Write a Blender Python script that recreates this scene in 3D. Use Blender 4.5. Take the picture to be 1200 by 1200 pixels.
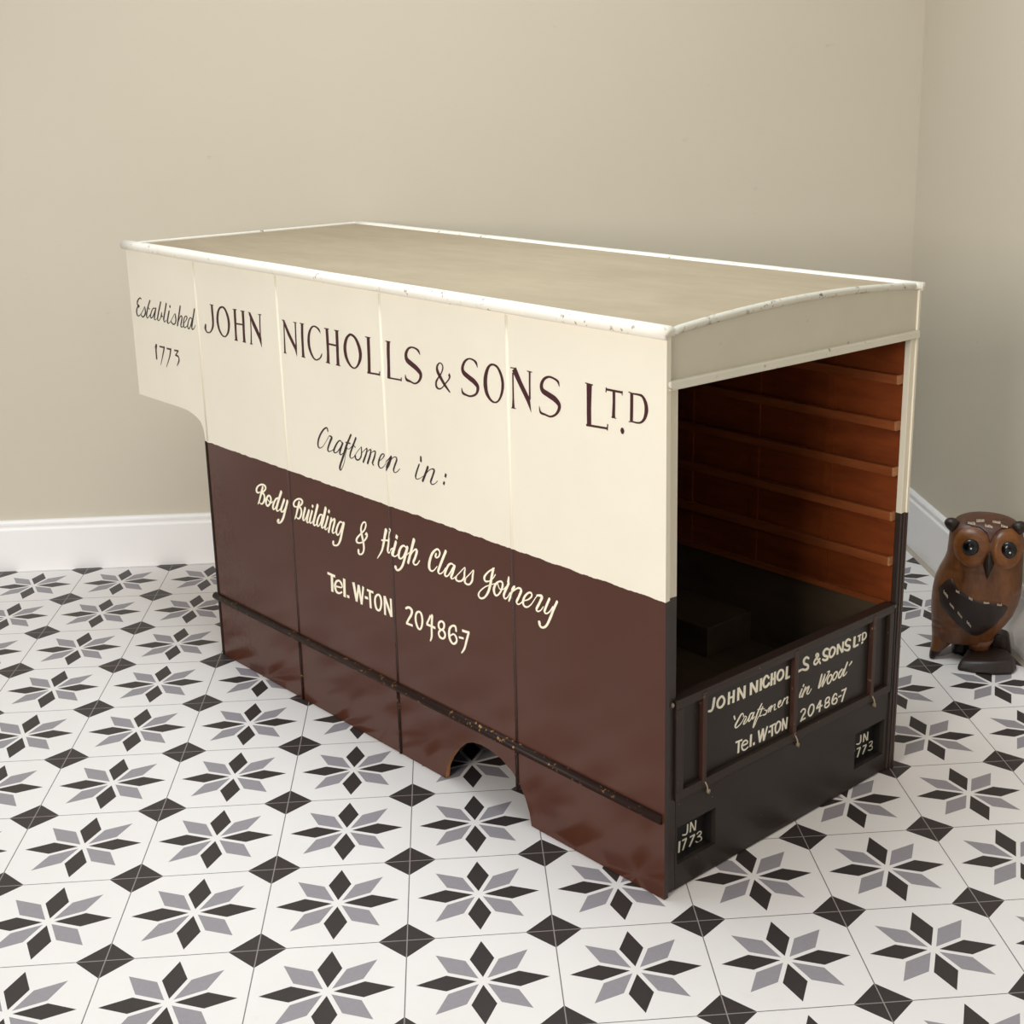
import bpy, bmesh, math, random
from mathutils import Vector, Matrix
random.seed(7)
S = bpy.context.scene
COL = S.collection
for o in list(bpy.data.objects):
    bpy.data.objects.remove(o, do_unlink=True)

# ------------------------------------------------------------------ camera
cam_data = bpy.data.cameras.new('camera')
cam = bpy.data.objects.new('camera', cam_data)
COL.objects.link(cam)
YAW, PITCH, ROLL = 0.0912, 0.2624, -0.0131
fw = Vector((math.cos(PITCH) * math.sin(YAW), math.cos(PITCH) * math.cos(YAW), -math.sin(PITCH)))
rt = Vector((math.cos(YAW), -math.sin(YAW), 0))
up = rt.cross(fw)
rt2 = rt * math.cos(ROLL) + up * math.sin(ROLL)
up2 = up * math.cos(ROLL) - rt * math.sin(ROLL)
m = Matrix((rt2, up2, -fw)).transposed().to_4x4()
m.translation = Vector((0.48281895, -1.66867304, 1.12562818))
cam.matrix_world = m
cam_data.sensor_width = 36
cam_data.lens = 1629.7189 / 1200 * 36
cam_data.shift_x = -71.86 / 1200
cam_data.shift_y = -68.18 / 1200
cam_data.clip_start = 0.02
S.camera = cam

# ------------------------------------------------------------------ light and exposure
world = bpy.data.worlds.new('room_ambience')
S.world = world
world.use_nodes = True
wt = world.node_tree
bg = wt.nodes['Background']                              # pale light from overhead, dimmer towards the sides of the room
wc = wt.nodes.new('ShaderNodeTexCoord')
ws = wt.nodes.new('ShaderNodeSeparateXYZ')
wr = wt.nodes.new('ShaderNodeMapRange')
wt.links.new(wc.outputs['Generated'], ws.inputs[0])
wt.links.new(ws.outputs[2], wr.inputs[0])
wr.inputs[1].default_value, wr.inputs[2].default_value = 0.0, 0.9
wr.inputs[3].default_value, wr.inputs[4].default_value = 0.12, 0.78
wt.links.new(wr.outputs[0], bg.inputs[1])
bg.inputs[0].default_value = (0.86, 0.96, 1.06, 1)


def area(name, loc, target, size, power, colour, size_y=None):
    d = bpy.data.lights.new(name, 'AREA')
    d.energy = power
    d.color = colour
    d.shape = 'RECTANGLE'
    d.size = size
    d.size_y = size_y or size
    o = bpy.data.objects.new(name, d)
    COL.objects.link(o)
    o.location = loc
    o.rotation_euler = (Vector(target) - Vector(loc)).to_track_quat('-Z', 'Y').to_euler()
    return o


area('window_daylight', (-1.9, -3.0, 1.65), (-0.75, -2.05, 1.5), 1.5, 132, (1.0, 0.94, 0.84), 1.5)
area('ceiling_lamp', (0.45, 0.5, 2.7), (0.45, 0.5, 0), 1.0, 16.5, (0.86, 0.96, 1.0), 1.0).data.spread = math.radians(115)  # added fill without a fitting, brightens back wall, roof and right corner
S.view_settings.view_transform = 'Standard'
S.view_settings.look = 'None'
S.view_settings.exposure = 0.0
S.view_settings.gamma = 1
S.view_settings.use_curve_mapping = False


# ------------------------------------------------------------------ materials
def lin(c):
    return tuple(((v / 255) / 12.92 if v <= 10 else (((v / 255) + 0.055) / 1.055) ** 2.4) for v in c) + (1,)


class NT:
    def __init__(self, name):
        self.m = bpy.data.materials.new(name)
        self.m.use_nodes = True
        self.t = self.m.node_tree
        self.b = self.t.nodes['Principled BSDF']

    def n(self, kind, **kw):
        x = self.t.nodes.new(kind)
        for k, v in kw.items():
            setattr(x, k, v)
        return x

    def put(self, sock, v):
        if hasattr(v, 'is_output'):
            self.t.links.new(v, sock)
        else:
            sock.default_value = v

    def M(self, op, a, b=0.0, c=0.0):
        x = self.n('ShaderNodeMath', operation=op)
        self.put(x.inputs[0], a)
        self.put(x.inputs[1], b)
        self.put(x.inputs[2], c)
        return x.outputs[0]

    def mix(self, f, a, b):
        x = self.n('ShaderNodeMix', data_type='RGBA')
        self.put(x.inputs['Factor'], f)
        self.put(x.inputs[6], a)
        self.put(x.inputs[7], b)
        return x.outputs[2]

    def coord(self):
        return self.n('ShaderNodeTexCoord').outputs['Object']

    def xyz(self, v):
        x = self.n('ShaderNodeSeparateXYZ')
        self.put(x.inputs[0], v)
        return x.outputs

    def scale(self, v, s):
        x = self.n('ShaderNodeVectorMath', operation='MULTIPLY')
        self.put(x.inputs[0], v)
        x.inputs[1].default_value = s
        return x.outputs[0]

    def noise(self, v, scale, detail=3, rough=0.55):
        x = self.n('ShaderNodeTexNoise')
        self.put(x.inputs['Vector'], v)
        x.inputs['Scale'].default_value = scale
        x.inputs['Detail'].default_value = detail
        x.inputs['Roughness'].default_value = rough
        return x.outputs['Fac']

    def ramp(self, f, lo, hi):
        x = self.n('ShaderNodeMapRange')
        self.put(x.inputs[0], f)
        x.inputs[1].default_value = lo
        x.inputs[2].default_value = hi
        return x.outputs[0]

    def bump(self, h, strength, dist=0.001):
        x = self.n('ShaderNodeBump')
        self.put(x.inputs['Height'], h)
        x.inputs['Strength'].default_value = strength
        x.inputs['Distance'].default_value = dist
        self.t.links.new(x.outputs[0], self.b.inputs['Normal'])

    def done(self, colour, rough=0.5, spec=0.5):
        self.put(self.b.inputs['Base Color'], colour)
        self.put(self.b.inputs['Roughness'], rough)
        self.b.inputs['Specular IOR Level'].default_value = spec
        return self.m


def plain(name, c, rough=0.5, spec=0.5, vary=0.06, scale=40):
    t = NT(name)
    co = t.coord()
    f = t.noise(co, scale)
    c = lin(c)
    dark = tuple(v * (1 - vary) for v in c[:3]) + (1,)
    light = tuple(min(1, v * (1 + vary)) for v in c[:3]) + (1,)
    return t.done(t.mix(t.ramp(f, 0.3, 0.7), dark, light), rough, spec)


def chipped(name, base, chip, amount, scale=90, rough=0.45, spec=0.4):
    """paint with worn chips that show what lies under it"""
    t = NT(name)
    co = t.coord()
    a = t.noise(co, scale, 4, 0.65)
    b = t.noise(co, scale * 0.16, 2)
    f = t.M('MULTIPLY', t.ramp(a, 0.62 - amount, 0.66 - amount), t.ramp(b, 0.42, 0.6))
    v = t.noise(co, 12)
    c = lin(base)
    tone = t.mix(v, tuple(x * 0.93 for x in c[:3]) + (1,), tuple(min(1, x * 1.06) for x in c[:3]) + (1,))
    t.bump(f, -0.25, 0.0006)
    return t.done(t.mix(f, tone, lin(chip)), rough, spec)


CREAM, BROWN, DARK = (234, 226, 209), (74, 40, 27), (52, 41, 37)


def two_tone(name, cream, brown, rough_b=0.2, spots=True):
    """cream above, dark brown below, parted by a hand-cut paint line 45 cm up"""
    t = NT(name)
    co = t.coord()
    z = t.xyz(co)[2]
    w = t.noise(co, 45, 3)
    line = t.M('ADD', 0.4495, t.M('MULTIPLY', t.M('SUBTRACT', w, 0.5), 0.006))
    up_ = t.M('GREATER_THAN', z, line)
    n1 = t.noise(co, 5, 4)
    n2 = t.noise(t.scale(co, (30, 30, 4)), 6, 3)
    c1, c2 = lin(cream), lin(brown)
    cr = t.mix(n1, tuple(v * 0.93 for v in c1[:3]) + (1,), tuple(min(1, v * 1.05) for v in c1[:3]) + (1,))
    br = t.mix(n1, tuple(v * 0.86 for v in c2[:3]) + (1,), tuple(v * 1.14 for v in c2[:3]) + (1,))
    col = t.mix(up_, br, cr)
    if spots:
        s = t.n('ShaderNodeTexVoronoi')
        t.put(s.inputs['Vector'], t.scale(co, (1, 1, 0.55)))
        s.inputs['Scale'].default_value = 12
        s.inputs['Randomness'].default_value = 1
        sp = t.M('LESS_THAN', s.outputs['Distance'], 0.022)
        big = t.noise(co, 3.1, 1)
        sp = t.M('MULTIPLY', sp, t.M('GREATER_THAN', big, 0.5))
        col = t.mix(sp, col, t.mix(up_, lin((190, 172, 150)), lin((205, 182, 152))))
    r = t.M('ADD', rough_b, t.M('MULTIPLY', up_, 0.40 - rough_b))
    t.bump(t.M('ADD', t.noise(co, 18, 3), t.M('MULTIPLY', n2, 0.15)), 0.12, 0.002)
    return t.done(col, r, 0.35)


def wood(name, c1, c2, axis=(1, 1, 1), rough=0.45, scale=14, spec=0.4):
    t = NT(name)
    co = t.scale(t.coord(), axis)
    a = t.noise(co, scale, 5, 0.6)
    b = t.noise(co, scale * 4, 3)
    f = t.ramp(t.M('ADD', t.M('MULTIPLY', a, 0.75), t.M('MULTIPLY', b, 0.25)), 0.35, 0.65)
    t.bump(f, 0.1, 0.0008)
    return t.done(t.mix(f, lin(c1), lin(c2)), rough, spec)


def tile_floor():
    t = NT('star_patterned_tile')
    co = t.coord()
    p = t.xyz(co)
    u = t.M('ABSOLUTE', t.M('SUBTRACT', t.M('FRACT', t.M('DIVIDE', t.M('ADD', p[0], 4.0), 0.2)), 0.5))
    v = t.M('ABSOLUTE', t.M('SUBTRACT', t.M('FRACT', t.M('DIVIDE', t.M('ADD', p[1], 4.0), 0.2)), 0.5))
    a = t.M('MAXIMUM', u, v)
    b = t.M('MINIMUM', u, v)

    def petal(al, ac):
        e = t.M('ADD', t.M('DIVIDE', t.M('ABSOLUTE', t.M('SUBTRACT', al, 0.2375)), 0.1975),
                t.M('DIVIDE', t.M('ABSOLUTE', ac), 0.0818))
        return t.M('LESS_THAN', e, 1.0)
    black = petal(a, b)
    r2 = 1 / math.sqrt(2)
    grey = petal(t.M('MULTIPLY', t.M('ADD', a, b), r2), t.M('MULTIPLY', t.M('SUBTRACT', a, b), r2))
    dia = t.M('GREATER_THAN', t.M('ADD', a, b), 1 - 0.195)
    black = t.M('MAXIMUM', black, dia)
    grout = t.M('GREATER_THAN', a, 0.4962)
    n = t.noise(co, 7, 4)
    f = t.noise(co, 160, 2)
    wear = t.ramp(t.noise(co, 26, 5, 0.7), 0.60, 0.85)
    white = t.mix(n, lin((221, 214, 210)), lin((229, 223, 219)))
    white = t.mix(t.M('MULTIPLY', wear, 0.25), white, lin((205, 192, 180)))
    col = t.mix(grey, white, t.mix(f, lin((137, 131, 135)), lin((149, 143, 147))))
    col = t.mix(black, col, t.mix(f, lin((48, 41, 40)), lin((58, 51, 49))))
    col = t.mix(grout, col, t.mix(dia, lin((112, 104, 104)), lin((140, 130, 126))))
    t.bump(t.M('SUBTRACT', t.M('MULTIPLY', n, 0.2), grout), 0.3, 0.0006)
    return t.done(col, t.M('ADD', 0.42, t.M('MULTIPLY', f, 0.1)), 0.35)


def wall_paint():
    t = NT('beige_wall_paint')
    co = t.coord()
    a = t.noise(co, 2.2, 4)
    b = t.noise(co, 140, 3)
    s = t.ramp(t.noise(t.scale(co, (1, 1, 2.5)), 14, 3, 0.5), 0.74, 0.80)
    col = t.mix(a, lin((200, 190, 172)), lin((206, 197, 180)))
    col = t.mix(t.M('MULTIPLY', s, 0.25), col, lin((150, 138, 122)))
    t.bump(b, 0.12, 0.0008)
    return t.done(col, 0.7, 0.25)


M_ = dict(
    wall=wall_paint(), floor=tile_floor(),
    gloss_white=plain('white_gloss_paint', (246, 242, 240), 0.35, 0.5, 0.02, 3),
    strip=plain('beige_floor_edge', (176, 164, 150), 0.7),
    ceiling=plain('white_ceiling_paint', (232, 228, 220), 0.8, 0.2, 0.02, 4),
    side=two_tone('signwritten_side_paint', CREAM, BROWN),
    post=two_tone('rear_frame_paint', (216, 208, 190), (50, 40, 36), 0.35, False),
    bead=two_tone('panel_joint_paint', (228, 218, 198), (66, 42, 35), 0.25, False),
    roof=wood('tan_canvas_roof', (160, 143, 119), (170, 153, 128), (1, 0.35, 1), 0.8, 9, 0.2),
    mould=chipped('worn_cream_moulding', (238, 232, 220), (156, 138, 120), 0.01, 90),
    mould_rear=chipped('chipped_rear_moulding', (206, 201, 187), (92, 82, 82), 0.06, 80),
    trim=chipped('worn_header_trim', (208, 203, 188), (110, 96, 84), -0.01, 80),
    head=chipped('cream_header_paint', (194, 187, 170), (160, 148, 130), -0.07, 60, 0.5),  # the side cream taken darker, shade of the rear end put into the colour
    rail=chipped('dark_waist_rail_paint', (38, 24, 19), (160, 116, 66), 0.02, 120, 0.4, 0.12),
    tail=chipped('dark_tailgate_paint', (46, 39, 35), (150, 128, 104), -0.075, 130, 0.36, 0.25),
    tailframe=chipped('dark_frame_paint', (50, 39, 34), (146, 118, 92), -0.04, 130, 0.4, 0.25),
    strap=chipped('rusty_brown_strap', (56, 32, 23), (150, 116, 80), -0.01, 130, 0.45),
    brass=plain('worn_metal', (150, 132, 108), 0.4, 0.6, 0.2),
    inner=wood('varnished_inner_boards', (96, 41, 14), (130, 62, 25), (1, 0.2, 1), 0.4, 16),
    batten=wood('varnished_batten', (112, 54, 24), (142, 78, 40), (1, 0.15, 1), 0.4, 20),
    load=wood('dark_load_floor', (60, 48, 34), (78, 63, 45), (1, 0.25, 1), 0.6, 12),
    black=plain('black_paint', (26, 24, 23), 0.55, 0.3),
    bare=wood('bare_plywood_edge', (150, 98, 62), (176, 122, 80), (1, 1, 3), 0.7, 20),
    maroon=plain('maroon_signwriting', (66, 28, 30), 0.45, 0.4, 0.1, 60),
    darktext=plain('dark_script_signwriting', (48, 30, 32), 0.45, 0.4, 0.1, 60),
    ivory=plain('ivory_signwriting', (246, 236, 212), 0.45, 0.4, 0.03, 60),
    buff=plain('buff_signwriting', (238, 231, 212), 0.5, 0.3, 0.05, 60),
)


# ------------------------------------------------------------------ mesh helpers
def link(name, bm, mat, parent=None, smooth=False, bevel=0.0, extra=()):
    bmesh.ops.recalc_face_normals(bm, faces=bm.faces)
    me = bpy.data.meshes.new(name)
    bm.to_mesh(me)
    bm.free()
    o = bpy.data.objects.new(name, me)
    COL.objects.link(o)
    me.materials.append(mat)
    for e in extra:
        me.materials.append(e)
    if parent:
        o.parent = parent
    if smooth:
        for p in me.polygons:
            p.use_smooth = True
    if bevel:
        b = o.modifiers.new('soft_edges', 'BEVEL')
        b.width = bevel
        b.segments = 2
        b.limit_method = 'ANGLE'
        b.angle_limit = 0.6
    return o


def tag(o, label=None, cat=None, group=None, kind=None):
    for k, v in (('label', label), ('category', cat), ('group', group), ('kind', kind)):
        if v:
            o[k] = v
    return o


def box(bm, lo, hi):
    vs = [bm.verts.new((x, y, z)) for x in (lo[0], hi[0]) for y in (lo[1], hi[1]) for z in (lo[2], hi[2])]
    for f in ((0, 1, 3, 2), (4, 6, 7, 5), (0, 4, 5, 1), (2, 3, 7, 6), (0, 2, 6, 4), (1, 5, 7, 3)):
        bm.faces.new([vs[i] for i in f])
    return bm


def boxes(*bs):
    bm = bmesh.new()
    for lo, hi in bs:
        box(bm, lo, hi)
    return bm


def prism(pts, axis, a, b, bm=None):
    """closed outline pts extruded along axis from a to b"""
    bm = bm or bmesh.new()

    def P(q, d):
        return {'x': (d, q[0], q[1]), 'y': (q[0], d, q[1]), 'z': (q[0], q[1], d)}[axis]
    va = [bm.verts.new(P(q, a)) for q in pts]
    vb = [bm.verts.new(P(q, b)) for q in pts]
    n = len(pts)
    fa = bm.faces.new(va)
    fb = bm.faces.new(vb)
    for i in range(n):
        bm.faces.new((va[i], va[(i + 1) % n], vb[(i + 1) % n], vb[i]))
    bm.normal_update()
    bmesh.ops.triangulate(bm, faces=[fa, fb], quad_method='BEAUTY', ngon_method='EAR_CLIP')
    return bm


def empty(name, loc, rz=0):
    o = bpy.data.objects.new(name, None)
    COL.objects.link(o)
    o.location = loc
    o.rotation_euler = (0, 0, rz)
    o.empty_display_size = 0.1
    return o


# ------------------------------------------------------------------ the room
X0, X1, Y0, Y1, H = -3.2, 1.618, -3.4, 1.625, 2.5
tag(link('floor', boxes(((X0, Y0, -0.02), (1.589, Y1, 0))), M_['floor']), kind='structure')
tag(link('trim_1', boxes(((1.589, Y0, -0.02), (X1, Y1, -0.0005))), M_['strip']), kind='structure')
tag(link('wall_back', boxes(((X0, Y1, -0.02), (X1 + 0.1, Y1 + 0.1, H))), M_['wall']), kind='structure')
tag(link('wall_right', boxes(((X1, Y0, -0.02), (X1 + 0.1, Y1, H))), M_['wall']), kind='structure')


def skirting(h, t):
    # face, ogee and rounded top of the board, seen from its end (out of the wall, up)
    return [(0, 0), (t, 0), (t, h - 0.022), (t - 0.001, h - 0.020), (t - 0.004, h - 0.017), (t - 0.0042, h - 0.012),
            (t - 0.0025, h - 0.010), (t - 0.0025, h - 0.005), (t - 0.005, h - 0.001), (t - 0.008, h), (0, h)]


bm = prism([(Y1 - a, b) for a, b in skirting(0.124, 0.015)], 'x', X0, X1)
tag(link('baseboard_back', bm, M_['gloss_white']), kind='structure')
bm = prism([(X1 - a, b) for a, b in skirting(0.138, 0.014)], 'y', Y0, Y1 - 0.015)
tag(link('baseboard_right', bm, M_['gloss_white']), kind='structure')

# ------------------------------------------------------------------ the van body
# local axes: X across (0 near side, W far side), Y along (0 open rear, towards the cab), Z up
W, LEN, NOSE, TOP = 0.5678, 1.235, 1.505, 0.808
VAN = empty('wooden_van_body', (0.76143827, 0.05353224, 0.001), math.radians(37.72))
tag(VAN, 'large wooden van body, cream over maroon-brown, with signwritten sides and open rear', 'van body')
SEAMS = (0.314, 0.6245, 0.9345, 1.2265)
ARCH = [(0.501, 0.0), (0.496, 0.024), (0.485, 0.043), (0.468, 0.064), (0.447, 0.083), (0.424, 0.093), (0.404, 0.096),
        (0.385, 0.0955), (0.355, 0.090), (0.328, 0.078), (0.310, 0.062), (0.297, 0.042), (0.288, 0.021), (0.284, 0.0)]


def side_outline():
    pts = [(0, 0), (0, TOP), (NOSE, TOP), (NOSE, 0.503), (1.33, 0.503), (1.30, 0.5018), (1.282, 0.4985), (1.265, 0.494),
           (1.25, 0.487), (1.242, 0.477), (1.238, 0.465), (1.236, 0.45), (LEN, 0)]
    return pts + ARCH


PT, PTF = 0.008, 0.0045
for x0, x1 in ((0, PT), (W - PTF, W)):
    bm = prism(side_outline(), 'x', x0, x1)
    bm.normal_update()
    for f in bm.faces:                                   # bare edge inside the wheel arch
        c = f.calc_center_median()
        if 0.283 < c.y < 0.502 and c.z < 0.0965 and abs(f.normal.x) < 0.5 and c.z > 0.0005 and x0 < c.x < x1:
            f.material_index = 1
        elif c.y < 0.001 and abs(f.normal.y) > 0.5:
            f.material_index = 2                         # dark painted rear edge
    link('side_panel', bm, M_['side'], VAN, extra=(M_['bare'], M_['post']))


def bead(y, z0, z1, w, h, x=0.0, sgn=-1, n=6):
    """half-round cover strip standing on the side panel"""
    bm = bmesh.new()
    prof = [(y + w / 2 * math.cos(math.pi * i / n), x + sgn * h * math.sin(math.pi * i / n)) for i in range(n + 1)]
    lo = [bm.verts.new((b, a, z0)) for a, b in prof]
    hi = [bm.verts.new((b, a, z1)) for a, b in prof]
    for i in range(n):
        bm.faces.new((lo[i], lo[i + 1], hi[i + 1], hi[i]))
    bm.faces.new(lo)
    bm.faces.new(hi)
    return bm


BW, BH = 0.0065, 0.0014
for y in SEAMS:
    for x, s in ((0, -1), (W, 1)):
        link('panel_joint_strip', bead(y, 0.132 if y < 1.2 else 0.452, TOP - 0.006, BW, BH, x, s), M_['bead'], VAN, smooth=True)
for y in SEAMS[:3]:
    for x, s in ((0, -1), (W, 1)):
        z0 = 0.05 if y == SEAMS[0] else 0.0005
        link('skirt_joint_strip', bead(y + 0.001, z0, 0.119, 0.007, 0.003, x, s), M_['rail'], VAN, smooth=True)
for x, s in ((0, -1), (W, 1)):
    o = link('corner_strip', boxes(((min(x, x + s * 0.0015), LEN - 0.004, 0.0005), (max(x, x + s * 0.0015), LEN + 0.0015, 0.45))), M_['black'], VAN)


def half_round(y0, y1, zc, r, out, x, sgn, n=8):
    bm = bmesh.new()
    prof = [(x + sgn * out * math.sin(math.pi * i / n), zc + r * math.cos(math.pi * i / n)) for i in range(n + 1)]
    a = [bm.verts.new((p[0], y0, p[1])) for p in prof]
    b = [bm.verts.new((p[0], y1, p[1])) for p in prof]
    for i in range(n):
        bm.faces.new((a[i], a[i + 1], b[i + 1], b[i]))
    bm.faces.new(a)
    bm.faces.new(b)
    return bm


for x, s in ((0, -1), (W, 1)):
    link('waist_rail', half_round(0.004, LEN + 0.010, 0.1255, 0.0075, 0.009, x, s), M_['rail'], VAN, smooth=True)


# roof: slightly cambered board with a moulding along each edge
def roof_z(x, y=0.0):
    return 0.8135 + 0.0135 * (1 - y / NOSE) * (1 - ((x - W / 2) / (W / 2)) ** 2)


bm = bmesh.new()
NX = 16
rows = []
for y in (0.006, 0.4, 0.8, 1.2, NOSE - 0.004):
    rows.append([bm.verts.new((0.004 + (W - 0.008) * i / NX, y, roof_z(0.004 + (W - 0.008) * i / NX, y))) for i in range(NX + 1)])
low = [[bm.verts.new((v.co.x, v.co.y, v.co.z - 0.008)) for v in r] for r in rows]
for r in (rows, low):
    for a, b in zip(r, r[1:]):
        for i in range(NX):
            bm.faces.new((a[i], a[i + 1], b[i + 1], b[i]))
for a, b in ((rows[0], low[0]), (rows[-1], low[-1])):
    for i in range(NX):
        bm.faces.new((a[i], a[i + 1], b[i + 1], b[i]))
for k in (0, -1):
    for j in range(len(rows) - 1):
        bm.faces.new((rows[j][k], rows[j + 1][k], low[j + 1][k], low[j][k]))
link('roof_panel', bm, M_['roof'], VAN, smooth=False)


def edge_moulding(x, s, y0, y1, lip=0.0):
    """rounded gutter moulding lapping over the roof edge"""
    bm = bmesh.new()
    prof = [(x - s * 0.014, 0.8145), (x - s * 0.012, 0.8195), (x - s * 0.006, 0.8225), (x + s * 0.002, 0.8215), (x + s * 0.007, 0.8175),
            (x + s * 0.0085, 0.8125), (x + s * 0.007, 0.8075), (x + s * 0.002, 0.8045), (x, 0.8045), (x, 0.8080), (x - s * 0.014, 0.8090)]
    prof = [(a, min(b, 0.8225 - lip)) for a, b in prof]
    n = len(prof)
    N = 24
    rings = []
    for k in range(N + 1):
        y = y0 + (y1 - y0) * k / N
        rings.append([bm.verts.new((p[0], y, p[1] + random.uniform(-0.0003, 0.0003))) for p in prof])
    for a, b in zip(rings, rings[1:]):
        for i in range(n):
            bm.faces.new((a[i], a[(i + 1) % n], b[(i + 1) % n], b[i]))
    bm.faces.new(rings[0])
    bm.faces.new(rings[-1])
    return bm


link('roof_moulding', edge_moulding(0, -1, -0.001, NOSE + 0.008), M_['mould'], VAN, smooth=True)
link('roof_moulding', edge_moulding(W, 1, -0.001, NOSE + 0.008, 0.005), M_['mould'], VAN, smooth=True)
bm = bmesh.new()                                          # curved moulding over the rear header
NS = 24
rings = []
for i in range(NS + 1):
    x = 0.004 + (W - 0.008) * i / NS
    d = min(x, W - x)
    zc = roof_z(x) - 0.001 - (0.004 * max(0, 1 - d / 0.015) ** 2)
    rings.append([bm.verts.new((x, 0.0045 - 0.0055 * math.cos(t), zc + 0.0055 * math.sin(t))) for t in [2 * math.pi * k / 10 for k in range(10)]])
for a, b in zip(rings, rings[1:]):
    for k in range(10):
        bm.faces.new((a[k], a[(k + 1) % 10], b[(k + 1) % 10], b[k]))
bm.faces.new(rings[0])
bm.faces.new(rings[-1])
link('rear_moulding', bm, M_['mould_rear'], VAN, smooth=True)
link('front_moulding', boxes(((0.002, NOSE - 0.003, 0.806), (W - 0.002, NOSE + 0.003, 0.8175))), M_['mould'], VAN, bevel=0.002)

PL, PR = 0.0286, 0.5520
# rear header, its trim bar and the two rear posts
pts = [(PT, 0.750), (W - PTF, 0.744)] + [(W - PTF - (W - 2 * PT) * i / 12, roof_z(W - PTF - (W - 2 * PT) * i / 12) - 0.006) for i in range(13)]
link('rear_header', prism(pts, 'y', 0.0035, 0.018), M_['head'], VAN)
pts = [(0.0035, 0.738), (W - 0.001, 0.732), (W - 0.001, 0.7445), (0.0035, 0.7505)]
link('header_trim', prism(pts, 'y', -0.0035, 0.010), M_['trim'], VAN, bevel=0.002)
link('rear_post', boxes(((PT, 0.006, 0.0015), (PL, 0.0185, 0.745))), M_['post'], VAN, bevel=0.001)
link('rear_post', boxes(((PR, 0.0028, 0.0015), (W - PTF, 0.0135, 0.742)), ((W - PTF - 0.0055, 0.0008, 0.0015), (W - PTF, 0.0028, 0.449))), M_['post'], VAN, bevel=0.001)

# lower rear board with two recessed number pockets
PK = ((0.0325, 0.1150, 0.0395, 0.0985), (0.4570, 0.5385, 0.0325, 0.0955))
TG0 = 0.144                                              # foot of the tailgate
bs = [((PL, 0.006, 0.0015), (PR, 0.014, PK[1][2])), ((PL, 0.006, PK[0][3]), (PR, 0.014, TG0)),
      ((PL, 0.006, PK[1][2]), (PK[0][0], 0.014, PK[0][3])), ((PK[0][1], 0.006, PK[1][2]), (PK[1][0], 0.014, PK[0][3])),
      ((PK[1][1], 0.006, PK[1][2]), (PR, 0.014, PK[0][3])), ((PK[0][0], 0.006, PK[1][2]), (PK[0][1], 0.014, PK[0][2])),
      ((PK[1][0], 0.006, PK[1][3]), (PK[1][1], 0.014, PK[0][3]))]
link('lower_rear_board', boxes(*bs), M_['tail'], VAN)
plates = []
for a, b, c, d in PK:
    bm = boxes(((a - 0.004, 0.0265, c - 0.004), (b + 0.004, 0.029, d + 0.004)), ((a - 0.003, 0.0142, c - 0.003), (a, 0.0265, d + 0.003)),
               ((b, 0.0142, c - 0.003), (b + 0.003, 0.0265, d + 0.003)), ((a, 0.0142, d), (b, 0.0265, d + 0.003)), ((a, 0.0142, c - 0.003), (b, 0.0265, c)))
    plates.append(link('number_pocket', bm, M_['black'], VAN))

# tailgate: sunk board, frame rails, three straps with hooks, hinge pins at the top
GL, GR, GT, GB = 0.0245, 0.5465, 0.2985, TG0
TG = link('tailgate', boxes(((GL, 0.0095, GB), (GR, 0.018, GT - 0.004))), M_['tail'], VAN)
fr = boxes(((GL, 0.001, GB), (GR, 0.0095, GB + 0.014)), ((GL, 0.001, GB + 0.014), (GL + 0.015, 0.0095, GT - 0.0145)),
           ((GR - 0.013, 0.001, GB + 0.014), (GR, 0.0095, GT - 0.0145)), ((GL, 0.001, GT - 0.0145), (GR, 0.0095, GT - 0.004)),
           ((GL - 0.0005, 0.000, GT - 0.004), (GR + 0.0005, 0.020, GT)))
link('gate_frame', fr, M_['tailframe'], TG, bevel=0.0008)
for x in (0.0835, 0.2900, 0.4900):
    pts = [(0.0092, GB + 0.004), (0.0000, GB + 0.006), (0.0000, GT - 0.0048), (0.0092, GT - 0.0048)]
    st = link('strap', prism([(a, b) for a, b in pts], 'x', x - 0.004, x + 0.004), M_['strap'], TG, bevel=0.001)
    bm = bmesh.new()
    ring = []
    P = [Vector((x + 0.001, 0.000, GB + 0.010)), Vector((x + 0.002, -0.003, GB + 0.004)), Vector((x + 0.003, -0.0035, GB - 0.004)),
         Vector((x + 0.005, -0.003, GB - 0.009)), Vector((x + 0.010, 0.0015, GB - 0.0095))]
    for i, q in enumerate(P):
        ring.append([bm.verts.new(q + Vector((0.0013 * math.cos(t), 0.0013 * math.sin(t), 0.0006 * math.sin(t)))) for t in [k * math.pi / 3 for k in range(6)]])
    for a, b in zip(ring, ring[1:]):
        for k in range(6):
            bm.faces.new((a[k], a[(k + 1) % 6], b[(k + 1) % 6], b[k]))
    bm.faces.new(ring[0])
    bm.faces.new(ring[-1])
    box(bm, (x + 0.0095, 0.0008, GB - 0.0125), (x + 0.0135, 0.0055, GB - 0.0075))
    link('hook', bm, M_['brass'], st, smooth=True)
for x in (0.0195, 0.5505):
    bm = bmesh.new()
    bmesh.ops.create_uvsphere(bm, u_segments=10, v_segments=8, radius=0.0035)
    bmesh.ops.translate(bm, verts=bm.verts, vec=(x, 0.005, 0.2925))
    link('gate_pin', bm, M_['brass'], VAN, smooth=True)

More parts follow.
